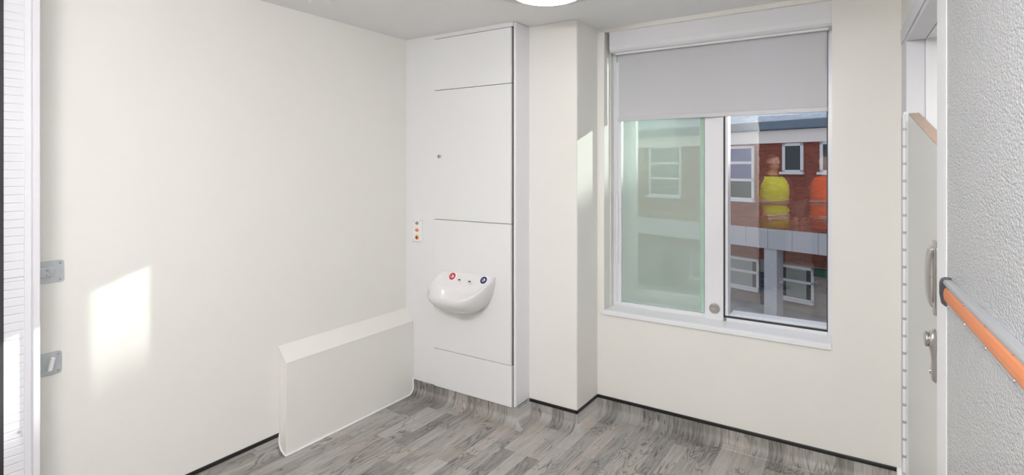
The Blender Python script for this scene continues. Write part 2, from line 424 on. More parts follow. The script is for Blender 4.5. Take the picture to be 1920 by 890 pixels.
# ---- floor: flat sheet plus the coved skirting in one vinyl
PATH = [(XL, YF), (XL, YP + 0.012), (XP, YP + 0.012), (XP, YC), (XC, YC), (XC, YW), (0.124, YW)]
def offset_path(d):
    n = len(PATH); out = []
    for i in range(n):
        p = Vector(PATH[i])
        def nrm(a, b): v = (Vector(b) - Vector(a)).normalized(); return Vector((v.y, -v.x))
        if i == 0: q = p + nrm(PATH[0], PATH[1]) * d
        elif i == n - 1: q = p + nrm(PATH[-2], PATH[-1]) * d
        else:
            a = nrm(PATH[i - 1], PATH[i]); b_ = nrm(PATH[i], PATH[i + 1]); q = p + (a + b_) * d
        out.append(q)
    return out
CR = 0.05
prof = [(0.0, SKIRT + 0.002), (0.0, CR)] + [(CR - CR * math.cos(a), CR - CR * math.sin(a)) for a in [PI / 2 * k / 8 for k in range(1, 9)]]
arc = [0.0]
for a, b_ in zip(prof, prof[1:]): arc.append(arc[-1] + math.dist(a, b_))
tot = arc[-1]
bm = bmesh.new(); uvl = bm.loops.layers.uv.new('UVMap')
rings = [offset_path(d + 0.001) for d, z in prof]
def quad(ps, uvs, smooth=False):
    f = bm.faces.new([bm.verts.new(p) for p in ps])
    for l, u in zip(f.loops, uvs): l[uvl].uv = u
    f.smooth = smooth
for i in range(len(PATH) - 1):
    a, b_ = Vector(PATH[i]), Vector(PATH[i + 1]); dv = (b_ - a).normalized(); nv = Vector((dv.y, -dv.x))
    for k in range(len(prof) - 1):
        P = [rings[k][i], rings[k][i + 1], rings[k + 1][i + 1], rings[k + 1][i]]
        Z = [prof[k][1], prof[k][1], prof[k + 1][1], prof[k + 1][1]]
        A = [arc[k], arc[k], arc[k + 1], arc[k + 1]]; D = [prof[k][0]] * 2 + [prof[k + 1][0]] * 2
        uvs = []
        for p, ar, d in zip(P, A, D):
            q = p - nv * (d + 0.001) + nv * (CR - (tot - ar))     # unrolled onto the floor plane
            uvs.append((q.x, q.y))
        quad([(p.x, p.y, z) for p, z in zip(P, Z)], uvs, True)
# flat floor: fan out in strips
fl = rings[-1]
def flat(ps): quad([(x, y, 0.0) for x, y in ps], ps)
f = [tuple(p) for p in fl]
flat([(f[0][0], YF - 3), (2.0, YF - 3), (2.0, YF), (f[0][0], YF)])
flat([(f[0][0], YF), (f[2][0], YF), f[2], f[1]])
flat([(f[2][0], YF), (f[4][0], YF), f[4], f[3]])
flat([(f[4][0], YF), (0.9, YF), (0.9, f[6][1]), f[5]])
flat([(0.9, YF), (2.0, YF), (2.0, 3.3), (0.9, 3.3)])
flat([(0.124, f[6][1]), (0.9, f[6][1]), (0.9, 3.3), (0.124, 3.3)])
bmesh.ops.remove_doubles(bm, verts=bm.verts, dist=1e-5)
bmesh.ops.recalc_face_normals(bm, faces=bm.faces)
me = bpy.data.meshes.new('floor'); bm.to_mesh(me); bm.free(); me.materials.append(M['vinyl'])
fo = bpy.data.objects.new('floor', me); COL.objects.link(fo); fo['kind'] = 'structure'
struct(MB().box(-3.2, 2.0, -3.4, 3.5, -0.12, -0.004), 'floor_slab', 'corridor')

# welded corner pieces of the cove on the two outer corners
mb = MB()
for ci, dg in ((2, 1), (4, 1)):
    L_, R_ = [], []
    for k, (d, z) in enumerate(prof):
        c = rings[k][ci]; w = 0.004 + 0.022 * (k / (len(prof) - 1)) ** 2.5
        nrm3 = Vector((0.7, -0.7, 0.6)).normalized() * 0.0015
        t = Vector((0.7071, 0.7071, 0)) * w
        p = Vector((c.x, c.y, z)) + nrm3
        L_.append(p - t); R_.append(p + t)
    e_ = (L_[-1] + R_[-1]) / 2 + Vector((0.02, -0.02, 0))
    vs = [(mb.bm.verts.new(a), mb.bm.verts.new(b_)) for a, b_ in zip(L_, R_)]
    for A, B in zip(vs, vs[1:]): mb.bm.faces.new((A[0], A[1], B[1], B[0]))
    mb.bm.faces.new((vs[-1][0], vs[-1][1], mb.bm.verts.new(e_)))
struct(mb, 'trim_5', 'kerb', smooth=True)

# black capping strips along the top of the cove
CH = 0.020
def capstrip(name, a, b_, axis):
    mb = MB()
    if axis == 'x': mb.box(a[0], b_[0], a[1] - 0.007, a[1] + 0.004, SKIRT - CH * 0.6, SKIRT + CH * 0.4)
    else: mb.box(a[0] - 0.004, a[0] + 0.007, a[1], b_[1], SKIRT - CH * 0.6, SKIRT + CH * 0.4)
    struct(mb, name, 'cap', bevel=0.003)
capstrip('baseboard_left', (XL, YF + 0.02), (XL, 1.856), 'y')
capstrip('baseboard_column', (XP + 0.004, YC), (XC + 0.007, YC), 'x')
capstrip('baseboard_return', (XC, YC - 0.007), (XC, YW - 0.004), 'y')
capstrip('baseboard_window', (XC + 0.002, YW), (0.108, YW), 'x')
# moulded white end piece where the cove stops at the door frame
mb = MB(); mb.prism([(YW - 0.10, 0.0), (YW - 0.001, 0.0), (YW - 0.001, 0.12), (YW - 0.02, 0.115), (YW - 0.045, 0.06)], 'x', 0.100, 0.128)
struct(mb, 'trim_6', 'seal', bevel=0.006)

# ================================================================== SERVICE PANELS
groups = 'service panels of the white wall duct'
PX0, PX1 = -2.513, -1.884
def service_panel(z0, z1, label, x1=PX1):
    t = empty('service_panel', ((PX0 + x1) / 2, YP, z0)); tag(t, label, 'panel', groups)
    MB().box(PX0, x1, YP - 0.004, YP + 0.016, z0, z1).build('board', 'panel', t, bevel=0.0015)
    return t
g_ = 0.0035
p_top = service_panel(2.122 + g_, 2.474, 'short white service panel at the top, just under the ceiling')
p_mid = service_panel(1.242 + g_, 2.122, 'tall white service panel with a small round lock near its left edge')
p_bas = service_panel(0.360 + g_, 1.242, 'white service panel that carries the hand basin')
p_bot = service_panel(SKIRT - 0.002, 0.360, 'low white service panel just above the coved floor, under the basin panel', PX1 + 0.004)
mb = MB().lathe([(0, -0.012), (0.010, -0.012), (0.013, -0.009), (0.013, 0)], (-2.466, YP - 0.004, 1.673), 'y', 20)
lk = mb.build('lock', 'hinge_alu', p_mid, smooth=False)
MB().box(-2.468, -2.464, YP - 0.0175, YP - 0.0155, 1.667, 1.679).build('keyhole', 'dark', lk)
# near-black sheet behind the panels, the shade of the gaps put into its colour
struct(MB().box(PX0 - 0.002, -1.872, YP + 0.017, YP + 0.045, 0.10, CEIL - 0.01), 'trim_7', 'dark')
struct(MB().box(PX0 - 0.002, -1.872, YP + 0.001, YP + 0.016, 2.478, CEIL), 'trim_8', 'panel_edge')

# ---- call point with three buttons on the strip left of the panels
cp = empty('call_point', (-2.67, YP, 1.08)); tag(cp, 'small white wall plate with one grey and two orange buttons, left of the basin', 'call point')
MB().box(-2.714, -2.628, YP - 0.009, YP + 0.003, 1.078, 1.236).build('plate', 'seal', cp, bevel=0.004)
def button(z, mat, w, h, lab):
    MB().lathe([(0, -0.006), (0.85, -0.006), (1.0, -0.003), (1.0, 0.001)], (-2.669, YP - 0.009, z), 'y', 24, sx=w, sy=h).build('button', mat, cp, label=lab)
button(1.208, 'grey_b', 0.014, 0.011, 'grey button'); button(1.159, 'orange_b', 0.015, 0.011, 'orange button'); button(1.108, 'orange_b', 0.015, 0.016, 'orange round button')
MB().prism([(-2.674, 1.101), (-2.664, 1.101), (-2.664, 1.110), (-2.669, 1.118), (-2.674, 1.110)], 'y', YP - 0.017, YP - 0.0145).build('symbol', 'dark', cp)
for sx in (-2.702, -2.640):
    for sz in (1.089, 1.225):
        MB().lathe([(0, -0.002), (0.0035, -0.0015), (0.0038, 0.001)], (sx, YP - 0.009, sz), 'y', 10).build('screw', 'hinge_alu', cp)

# ================================================================== HAND BASIN
def build_basin():
    base = (-2.215, YP - 0.004, 0.66)
    t = empty('hand_basin', base); tag(t, 'white moulded hand basin on the wall panel with red and blue ringed tap buttons', 'basin')
    xc, yw = -2.215, YP - 0.005
    HWD, DEP = 0.216, 0.265
    n = 41
    def pl(th, sc=1.0, dsc=1.0, ex=0.55):
        c, s_ = math.cos(th), math.sin(th)
        x = math.copysign(abs(c) ** ex, c) * HWD * sc
        y = (abs(s_) ** 0.72) * DEP * dsc
        return x, y
    def zr(y): return 0.905 - 0.45 * y
    rings = []
    ths = [PI * k / (n - 1) for k in range(n)]
    # outside, from the underside at the wall out to the rim
    for u, in [(v,) for v in (0.0, 0.12, 0.28, 0.45, 0.62, 0.78, 0.9, 0.97, 1.0)]:
        r = []
        a = u * PI / 2
        for th in ths:
            x, y = pl(th)
            wsc = 0.30 + 0.70 * math.sin(a) ** 0.8; dsc = math.sin(a) ** 0.85 if u > 0 else 0.0
            zt = zr(y) - 0.006
            zb = 0.650 + 0.02 * abs(x / HWD) ** 2
            z = zb + (zt - zb) * (1 - math.cos(a)) ** 0.8
            r.append((xc + x * wsc, yw - y * dsc, z))
        rings.append(r)
    body = MB(); body.loft(rings, closed=False, cap=False)
    bowl = body.build('bowl', 'basin', t, smooth=True)
    # top: rolled rim, sloping tap deck and the bowl, one surface of rings about the bowl's middle
    C0 = (0.0, 0.160); m_ = 72
    def outline(x):
        q = min(1.0, abs(x) / HWD); c_ = q ** (1 / 0.55); return (max(0.0, 1 - c_ * c_) ** 0.36) * DEP
    def hit(a):
        dx, dy = math.cos(a), math.sin(a); lo, hi = 0.0, 0.6
        for _ in range(40):
            md = (lo + hi) / 2; x, y = C0[0] + dx * md, C0[1] + dy * md
            if abs(x) <= HWD and 0 <= y <= outline(x): lo = md
            else: hi = md
        return lo
    top = []
    angs = [2 * PI * k / m_ for k in range(m_)]
    rim = [hit(a) for a in angs]
    def bowl_r(a, k):
        ax, ay = 0.188 * k, 0.097 * k
        return 1 / (abs(math.cos(a) / ax) ** 2.6 + abs(math.sin(a) / ay) ** 2.6) ** (1 / 2.6)
    for mode, k, dz in (('rim', 1.0, -0.006), ('rim', 0.996, -0.001), ('rim', 0.985, 0.001), ('rim', 0.965, -0.002), ('mix', 0.5, -0.005), ('bowl', 1.03, -0.007), ('bowl', 0.97, -0.014), ('bowl', 0.92, -0.042), ('bowl', 0.85, -0.072), ('bowl', 0.72, -0.100), ('bowl', 0.5, -0.118), ('bowl', 0.25, -0.126), ('bowl', 0.02, -0.128)):
        r = []
        for a, rm in zip(angs, rim):
            d = rm * k if mode == 'rim' else (bowl_r(a, 1.03) * 0.5 + rm * 0.965 * 0.5 if mode == 'mix' else min(bowl_r(a, k), rm * 0.93))
            x, y = C0[0] + math.cos(a) * d, C0[1] + math.sin(a) * d
            drop = 0.058 * max(0.0, min(1.0, (0.15 - y) / 0.09)) * {'rim': 0.0, 'mix': 0.5, 'bowl': 1.0}[mode]
            base_z = zr(y) - drop if mode != 'bowl' else (zr(y) - drop) * (1 - min(1, -dz / 0.1)) + zr(C0[1]) * min(1, -dz / 0.1)
            r.append((xc + x, yw - y, base_z + dz))
        top.append(r)
    from mathutils.bvhtree import BVHTree
    tv = [Vector(p) for r in top for p in r]
    tree = BVHTree.FromPolygons(tv, [(i * m_ + k, i * m_ + (k + 1) % m_, (i + 1) * m_ + (k + 1) % m_, (i + 1) * m_ + k) for i in range(len(top) - 1) for k in range(m_)])
    tm = MB(); tm.loft(top, cap=False); tm.lathe([(0.0, 0.0), (0.016, 0.0), (0.018, -0.002)], (xc, yw - C0[1], zr(C0[1]) - 0.1265), "z", 24)
    tm.build('rim_and_deck', 'basin', t, smooth=True)
    # taps lie in the slope of the deck
    def disc(name, mat, x, z, prof, parent, lab=None, sx=1, sy=1, spot=None):
        p, nv, _i, _d = tree.ray_cast(Vector((xc + x, yw - 0.5, z)), Vector((0, 1, 0)))
        if nv.y > 0: nv = -nv
        b2 = MB(); b2.lathe(prof, (0, 0, 0), 'z', 28, sx=sx, sy=sy)
        side = Vector((1, 0, 0)); up = nv.cross(side).normalized(); side = up.cross(nv).normalized()
        mt_ = Matrix((side, up, nv)).transposed().to_4x4()
        bmesh.ops.transform(b2.bm, matrix=Matrix.Translation(p) @ mt_, verts=b2.bm.verts)
        return b2.build(name, mat, parent, label=lab)
    for x, z, mt, lb in ((-0.116, 0.874, 'red', 'red ringed button'), (0.140, 0.876, 'blue', 'blue ringed button')):
        disc('button_seat', 'seal', x, z, [(0, 0.005), (0.028, 0.005), (0.031, 0.0), (0.032, -0.005)], t, 'white raised seat')
        rg = disc('tap_button', mt, x, z, [(0.010, 0.007), (0.022, 0.009), (0.025, 0.006), (0.025, 0.0)], t, lb)
        disc('sensor', 'chrome', x, z, [(0, 0.011), (0.008, 0.011), (0.012, 0.008), (0.012, 0.003)], rg, 'chrome centre')
        disc('lens', 'dark', x, z, [(0, 0.0125), (0.0042, 0.0125), (0.0048, 0.010)], rg)
    for x, z in ((-0.046, 0.858), (0.038, 0.856)):
        s1 = disc('spout', 'basin', x, z, [(0, 0.009), (0.6, 0.009), (0.95, 0.004), (1.05, -0.004)], t, 'moulded outlet', sx=0.022, sy=0.013)
        disc('outlet', 'hole', x, z, [(0, 0.0105), (0.9, 0.0105), (1.0, 0.007)], s1, 'dark oval slot', sx=0.0115, sy=0.0048)
    return t
build_basin()

# ================================================================== PIPE BOXING ON THE LEFT WALL
BXF = -2.713
mb = MB()
# end profile in (x, z): wall, sloping top, front, and the foot that follows the cove
cx = XL
CF = 0.068
foot = [(XL + 0.001 + CF - CF * math.cos(a), CF - CF * math.sin(a)) for a in [PI / 2 * k / 6 for k in range(0, 7)]]
foot = [p for p in foot if p[0] < BXF - 0.003]
out = [(XL + 0.0005, 0.599), (BXF, 0.514), (BXF, 0.004)] + foot[::-1] + [(XL + 0.0005, 0.12)]
t = empty('pipe_boxing', (XL + 0.03, 2.36, 0)); tag(t, 'long low cream pipe boxing with a sloping top, on the left wall beside the corner', 'pipe boxing')
# body: front board shaped round the cove of the back wall at its far end
Y0b, Y1b = 1.857, YP + 0.001
fb = MB()
farcurve = [(YP - CR + CR * math.sin(a), CR - CR * math.cos(a)) for a in [PI / 2 * k / 8 for k in range(0, 9)]]
frontpts = [(Y0b, 0.514), (Y0b, 0.003)] + [(y, z + 0.002) for y, z in farcurve] + [(Y1b, SKIRT), (Y1b, 0.514)]
fb.prism(frontpts, 'x', BXF - 0.018, BXF)
fb.build('front_board', 'paint', t, bevel=0.0012)
eb = MB(); eb.prism([(XL + 0.0005, 0.593), (BXF - 0.018, 0.530), (BXF - 0.018, 0.004)] + foot[::-1] + [(XL + 0.0005, 0.11)], 'y', Y0b, Y0b + 0.018)
eb.build('end_board', 'paint', t, bevel=0.001)
tb = MB(); tb.prism([(XL + 0.0005, 0.600), (BXF + 0.002, 0.516), (BXF + 0.002, 0.510), (XL + 0.0005, 0.585)], 'y', Y0b - 0.003, Y1b)
tb.build('top_board', 'paint', t, bevel=0.0012)
sl = MB()
pts = [(BXF + 0.002, Y0b - 0.001, 0.004)] + [(BXF + 0.002, y, z + 0.004) for y, z in farcurve] + [(BXF + 0.002, YP - 0.003, SKIRT + 0.01)]
sl.tube(pts, 0.005, 8)
sl.tube([(BXF + 0.002, Y0b - 0.002, 0.004)] + [(x + 0.004, Y0b - 0.002, z + 0.004) for x, z in foot[::-1]] + [(XL + 0.006, Y0b - 0.002, SKIRT + 0.004)], 0.005, 8)
sl.build('sealant_bead', 'seal', t, smooth=True)

# ================================================================== WINDOW
win = empty('window_1', ((WX0 + WX1) / 2, YG, WZ0)); win['kind'] = 'structure'
ZB, ZT = 0.673, WZ1
fr = MB()
fr.box(WX0, -1.406, YG, YG + 0.045, ZB, ZT)                      # left jamb
fr.box(-0.206, WX1, YG, YG + 0.20, ZB, ZT)                      # right jamb
fr.box(-1.406, -0.862, YG, YG + 0.08, ZB, 0.700)                # bottom rails
fr.box(-0.735, -0.206, YG, YG + 0.20, ZB, 0.697)
fr.box(-1.406, -0.206, YG, YG + 0.20, 2.42, ZT)
fr.build('window_frame', 'upvc', win, bevel=0.003)
mu = MB().box(-0.862, -0.752, YG - 0.004, YG + 0.20, ZB, 2.42).build('mullion', 'upvc', win, bevel=0.002)
ml = MB().lathe([(0, -0.016), (0.020, -0.016), (0.0225, -0.0135), (0.024, -0.0135), (0.031, -0.008), (0.032, 0)], (-0.803, YG - 0.004, 0.742), 'y', 32).build('lock', 'steel', win, label='round metal lock')
MB().box(-0.812, -0.794, YG - 0.0215, YG - 0.0195, 0.739, 0.745).build('keyway', 'galv', ml)
# black gasket and bright bead round the right pane
gk = MB()
gk.box(-0.752, -0.744, YG - 0.001, YG + 0.012, 0.697, 2.42); gk.box(-0.752, -0.206, YG - 0.001, YG + 0.012, 0.695, 0.704)
gk.box(-0.210, -0.206, YG - 0.001, YG + 0.012, 0.697, 2.42)
gk.build('gasket', 'gasket', win)
bd = MB(); bd.box(-0.744, -0.728, YG + 0.004, YG + 0.035, 0.704, 2.42); bd.box(-0.744, -0.210, YG + 0.012, YG + 0.035, 0.704, 0.712)
bd.build('glazing_bead', 'upvc', win, bevel=0.002)
MB().box(-0.735, -0.206, YG + 0.028, YG + 0.033, 0.700, 2.42).build('pane', 'glass', win)
# outer sash behind the green sheet
ys = YG + 0.125
sa = MB(); sa.box(WX0, -1.352, ys, ys + 0.05, 0.70, 2.42); sa.box(-0.925, -0.862, ys, ys + 0.05, 0.70, 2.42)
sa.box(-1.352, -0.925, ys, ys + 0.05, 0.70, 0.765)
sash = sa.build('sash', 'upvc', win, bevel=0.004)
MB().box(-1.352, -0.925, ys + 0.02, ys + 0.026, 0.765, 2.42).build('pane', 'outer_glass', sash)
MB().box(-1.08, -0.945, ys - 0.03, ys - 0.004, 0.722, 0.738).build('sash_handle', 'upvc', sash)
# green tinted inner sheet
sh = MB().box(-1.402, -0.888, YG + 0.006, YG + 0.012, 0.704, 2.42).build('tinted_sheet', 'green', win, label='green tinted inner sheet')
MB().box(-0.888, -0.866, YG + 0.003, YG + 0.014, 0.704, 2.42).build('sheet_edge', 'green_edge', win, label='strong green edge strip')
# hinge sleeves on the left jamb
for z0, z1 in ((1.305, 1.425), (1.095, 1.295), (0.955, 1.085)):
    MB().tube([(-1.432, YG - 0.010, z0), (-1.432, YG - 0.010, z1)], 0.0085, 12).build('hinge', 'upvc', win, bevel=0.0015)
MB().tube([(-1.432, YG - 0.006, 0.70), (-1.432, YG - 0.006, 2.25)], 0.0035, 8).build('hinge_rod', 'upvc', win)
# sill board
sb = MB(); sb.box(WX0, WX1, YW, YG + 0.01, 0.652, 0.674); sb.box(WX0 - 0.012, WX1, YW - 0.018, YW + 0.02, 0.643, 0.673)
sb.build('window_sill', 'gloss', win, bevel=0.006, bseg=3)

# ---- roller blind
rb = empty('roller_blind', (-0.79, 3.40, WZ1)); tag(rb, 'pale grey roller blind pulled a third of the way down the window', 'blind')
cs = MB()
prof2 = [(3.345, 2.4785), (3.345, 2.385), (3.350, 2.362), (3.362, 2.350), (3.385, 2.348), (3.462, 2.348), (3.462, 2.4785)]
cs.prism(prof2, 'x', -1.436, -0.178)
cs.build('cassette', 'upvc', rb, bevel=0.002)
MB().box(-1.415, -0.198, 3.398, 3.412, 2.338, 2.350).build('cassette_lip', 'seal', rb, bevel=0.002)
MB().box(-1.411, -0.206, 3.4445, 3.4455, 1.925, 2.372).build('blind_cloth', 'cloth', rb)
MB().box(-1.414, -0.204, 3.439, 3.451, 1.903, 1.930).build('bottom_bar', 'blind_rail', rb, bevel=0.003)
def beads(x, y, z0, z1, name, r=0.0032, step=0.0085):
    b2 = MB(); z = z0
    while z > z1: b2.ball((x + random.uniform(-.0008, .0008), y, z), r, 8); z -= step
    return b2.build(name, 'galv', rb, smooth=True)
beads(-1.424, 3.442, 2.350, 2.298, 'bead_chain', 0.0042); beads(-1.416, 3.436, 2.348, 2.300, 'bead_chain', 0.0042)
beads(-0.213, 3.436, 2.350, 2.105, 'bead_chain', 0.0026, 0.0125)

# ================================================================== CEILING FITTINGS AND ADDED FILL LIGHTS
def ceiling_light(x, y, label, z=CEIL, lit='lit'):
    t = empty('ceiling_light', (x, y, z)); tag(t, label, 'ceiling light')
    MB().lathe([(0.30, 0.0), (0.296, -0.008), (0.200, -0.040), (0.178, -0.046), (0.166, -0.046), (0.166, 0.0)], (x, y, z - 0.0005), 'z', 64).build('housing', 'fitting', t, smooth=True)  # wide outer ring stands in for the soft shade halo on the ceiling
    MB().lathe([(0.0, -0.058), (0.10, -0.056), (0.15, -0.052), (0.163, -0.047), (0.165, -0.040)], (x, y, z - 0.0005), 'z', 64).build('diffuser', lit, t, smooth=True)
    return t
l1 = ceiling_light(-1.365, 2.405, 'round lit ceiling light near the column, cut by the top of the picture')
def fill_drum(x, y, label):  # unseen drums added to fill the room with light
    t = empty('drum_light', (x, y, CEIL)); tag(t, label, 'ceiling light')
    MB().lathe([(0.0, -0.03), (0.24, -0.03), (0.25, -0.02), (0.25, 0.0)], (x, y, CEIL), 'z', 48).build('base', 'fitting', t)
    MB().lathe([(0.0, -0.185), (0.22, -0.18), (0.26, -0.165), (0.27, -0.14), (0.27, -0.035), (0.255, -0.030)], (x, y, CEIL), 'z', 64).build('diffuser', 'lit_panel', t, smooth=True)
fill_drum(-0.50, 0.80, 'opal drum ceiling light over the near part of the room, the one nearer the window')
fill_drum(-0.60, -0.10, 'opal drum ceiling light over the near part of the room, by the doorway')
wl = empty('wall_lamp', (NPX + 0.0613 * 2.15, NPY - 0.998 * 2.15, 1.62), NA, world_coords=False); tag(wl, 'large round opal lamp on the near right wall, beside the doorway', 'wall lamp')  # unseen lamp added to brighten the facing walls
MB().lathe([(0.0, 0.0), (0.27, 0.0), (0.27, -0.03), (0.0, -0.03)], (0, 0, 0), 'y', 48).build('base', 'fitting', wl)
MB().lathe([(0.26, -0.03), (0.265, -0.09), (0.245, -0.12), (0.18, -0.135), (0.0, -0.14)], (0, 0, 0), 'y', 48).build('diffuser', 'lit_wall', wl, smooth=True)
dl = empty('door_lamp', (-0.60, YF, 2.28)); tag(dl, 'long opal lamp on the wall over the open doorway', 'wall lamp')  # unseen lamp added for frontal light on the window wall
MB().box(-1.12, -0.08, YF, YF + 0.03, 2.275, 2.465).build('base', 'fitting', dl)
MB().box(-1.11, -0.09, YF + 0.03, YF + 0.09, 2.285, 2.455).build('diffuser', 'lit_door', dl, bevel=0.02)
ex_ = RWM @ Vector((0.95, 0.62, 2.166))
ceiling_light(ex_.x, ex_.y, 'round ceiling light in the small room behind the sloping-topped door', z=2.166, lit='lit_wall2')  # unseen source added to brighten the side room
def ceiling_disc(x, y, r, label):
    MBo = MB().lathe([(0, -0.010), (r * 0.86, -0.010), (r, -0.004), (r, 0)], (x, y, CEIL), 'z', 40)
    o = MBo.build('ceiling_cover', 'ceiling', None, base=(x, y, CEIL)); tag(o, label, 'ceiling cover', 'flat round covers on the ceiling'); return o
ceiling_disc(-0.72, 2.66, 0.085, 'flat round ceiling cover above the window blind')
ceiling_disc(-2.52, 1.93, 0.06, 'flat round ceiling cover near the top of the left wall')

# ================================================================== LEFT DOOR LEAF (ribbed face) AND KEEPS ON THE WALL
d1 = empty('door_1', (-2.65, 0.70, 0.0)); d1['kind'] = 'structure'
RX = -2.640
MB().box(-2.70, RX - 0.006, 0.648, 0.752, 0.02, CEIL - 0.005).build('leaf', 'door_white', d1)
def ribs(z0, z1, name):
    b2 = MB(); pts = []
    z = z0; pitch = 0.0305
    prf = [(RX - 0.008, z0)]
    while z < z1 - 0.002:
        zt = min(z + pitch, z1)
        prf += [(RX, z + 0.003), (RX - 0.0012, zt - 0.004), (RX - 0.0024, zt - 0.0005)]
        z = zt
    prf += [(RX - 0.008, z1)]
    b2.prism([(p[0], p[1]) for p in prf], 'y', 0.655, 0.713)
    return b2.build(name, 'door_white', d1)
ribs(0.02, 1.188, 'ribbed_panel'); ribs(1.192, CEIL - 0.01, 'ribbed_panel')
MB().box(RX - 0.008, RX + 0.003, 0.713, 0.734, 0.02, CEIL - 0.006).build('stile', 'door_white', d1, bevel=0.002)
MB().box(-2.70, -2.616, 0.7335, 0.7545, 0.02, CEIL - 0.006).build('edge_post', 'door_white', d1, bevel=0.003)
MB().box(RX - 0.02, RX + 0.001, 0.640, 0.6555, 0.02, CEIL - 0.006).build('gasket', 'gasket', d1)
MB().lathe([(0, 0.008), (0.004, 0.008), (0.006, 0.0)], (RX + 0.001, 0.7, 0.622), 'x', 14).build('stud', 'galv', d1)

def keep(z0, z1, y1, label, wedge):
    yb = 0.765
    t = empty('keep_plate', (XL, (yb + y1) / 2, z0)); tag(t, label, 'keep plate', 'steel keep plates on the left wall')
    h = z1 - z0
    b2 = MB(); r = 0.010; pts = []
    for cy, cz, a0 in ((y1 - r, z1 - r, 0), (yb + r, z1 - r, 90), (yb + r, z0 + r, 180), (y1 - r, z0 + r, 270)):
        for k in range(5):
            a = math.radians(a0 + k * 22.5); pts.append((cy + r * math.cos(a), cz + r * math.sin(a)))
    b2.prism(pts, 'x', XL, XL + 0.004)
    b2.build('plate', 'galv', t)
    for z in (z0 + 0.012, z1 - 0.012):
        for y in (y1 - 0.012, yb + 0.012):
            MB().lathe([(0, 0.003), (0.004, 0.0025), (0.0052, 0)], (XL + 0.004, y, z), 'x', 12).build('screw', 'chrome', t)
    zm = (z0 + z1) / 2
    if not wedge:
        c = MB(); yy0, yy1 = y1 - 0.085, y1 - 0.030
        c.prism([(yy0, zm - 0.022), (yy1 - 0.006, zm - 0.020), (yy1, zm + 0.020), (yy0 - 0.004, zm + 0.020)], 'x', XL + 0.004, XL + 0.013)
        bk = c.build('bracket', 'galv', t, bevel=0.004)
        for dz in (0.009, -0.010):
            MB().lathe([(0, 0.003), (0.0055, 0.0025), (0.006, 0)], (XL + 0.013, (yy0 + yy1) / 2, zm + dz), 'x', 12).build('screw', 'chrome', bk)
    else:
        c = MB(); yy = y1 - 0.042
        c.prism([(yy - 0.008, zm - 0.026), (yy + 0.006, zm - 0.026), (yy + 0.016, zm + 0.024), (yy + 0.002, zm + 0.028)], 'x', XL + 0.004, XL + 0.024)
        c.build('hook', 'seal', t, bevel=0.002, label='white angled hook')
        c = MB(); c.prism([(yy - 0.040, zm + 0.02), (yy - 0.034, zm + 0.022), (yy - 0.020, zm - 0.026), (yy - 0.030, zm - 0.026)], 'x', XL + 0.004, XL + 0.012)
        c.build('hook', 'galv', t, bevel=0.002, label='steel angled hook')
keep(1.132, 1.222, 0.878, 'upper steel keep plate on the left wall, with a raised bracket', False)
keep(0.761, 0.852, 0.870, 'lower steel keep plate on the left wall, with a white angled hook', True)

# ================================================================== RIGHT DOOR (sloping top)
d2 = empty('door_2', (XR, YW, 0), RA, world_coords=False); d2['kind'] = 'structure'
zt = lambda t_: 1.838 - (t_ - 0.304) * (1.838 - 1.664) / (1.125 - 0.304)
T0, T1 = 0.306, 1.135
lf = MB(); lf.prism([(T0, 0.012), (T1, 0.012), (T1, zt(T1)), (T0, zt(T0))], 'y', 0.0, 0.040)
lf.build('leaf', 'leafface', d2)
te = MB(); te.prism([(T0, zt(T0) + 0.0003), (T1, zt(T1) + 0.0003), (T1, zt(T1) + 0.003), (T0, zt(T0) + 0.003)], 'y', 0.001, 0.039)
te.build('top_edge', 'wood', d2, label='bare wood top edge')
hs = MB().box(0.150, 0.296, -0.013, -0.008, 0.23, 1.834).build('hinge_strip', 'hinge_alu', d2)
hk = MB(); hk.tube([(0.300, -0.013, 0.235), (0.300, -0.013, 1.834)], 0.0075, 12)
hk.build('hinge_barrel', 'strip', hs)
for k in range(20):
    z = 0.30 + k * 0.077
    MB().tube([(0.300, -0.0135, z), (0.300, -0.0135, z + 0.012)], 0.0082, 12).build('knuckle', 'hinge_alu', hs)
MB().box(0.286, 0.306, -0.018, 0.002, 1.80, 1.848).build('hinge_stop', 'galv', hs)
# pull handle: shallow bow with end lugs and a thin centre bar
def rwp(t_, y, z): return (t_, y, z)
hz0, hz1, ht = 1.150, 1.340, 1.088
hp = MB(); hp.prism([(ht - 0.10, hz0 + 0.004), (ht - 0.03, hz0 - 0.002), (ht + 0.044, hz0 - 0.002), (ht + 0.044, hz1 + 0.002), (ht - 0.03, hz1 + 0.002), (ht - 0.10, hz1 - 0.004)], 'y', -0.004, 0.0)
hp.prism([(ht + 0.0, hz0 - 0.024), (ht + 0.030, hz0 - 0.024), (ht + 0.034, hz1 + 0.024), (ht + 0.0, hz1 + 0.024)], 'y', -0.009, -0.0005)
pl_ = hp.build('pull_handle', 'steel', d2, bevel=0.004, label='brushed steel bow handle')
bow = MB(); rr = []
for k in range(17):
    a = PI * k / 16; z = (hz0 + hz1) / 2 - math.cos(a) * (hz1 - hz0) / 2
    d = 0.005 + 0.021 * math.sin(a) ** 0.5; w = 0.030 - 0.004 * math.sin(a)
    tk = 0.009
    zi = (hz0 + hz1) / 2 - math.cos(a) * ((hz1 - hz0) / 2 - 0.008 * abs(math.cos(a)))
    rr.append([(ht - w, -d, z), (ht + w, -d, z), (ht + w, -(d - tk), zi), (ht - w, -(d - tk), zi)])
bow.loft(rr); bow.build('bow', 'steel', pl_, bevel=0.002)
MB().tube([(ht, -0.003, 1.245), (ht, -0.022, 1.245)], 0.0035, 10).build('centre_bar', 'steel', pl_)
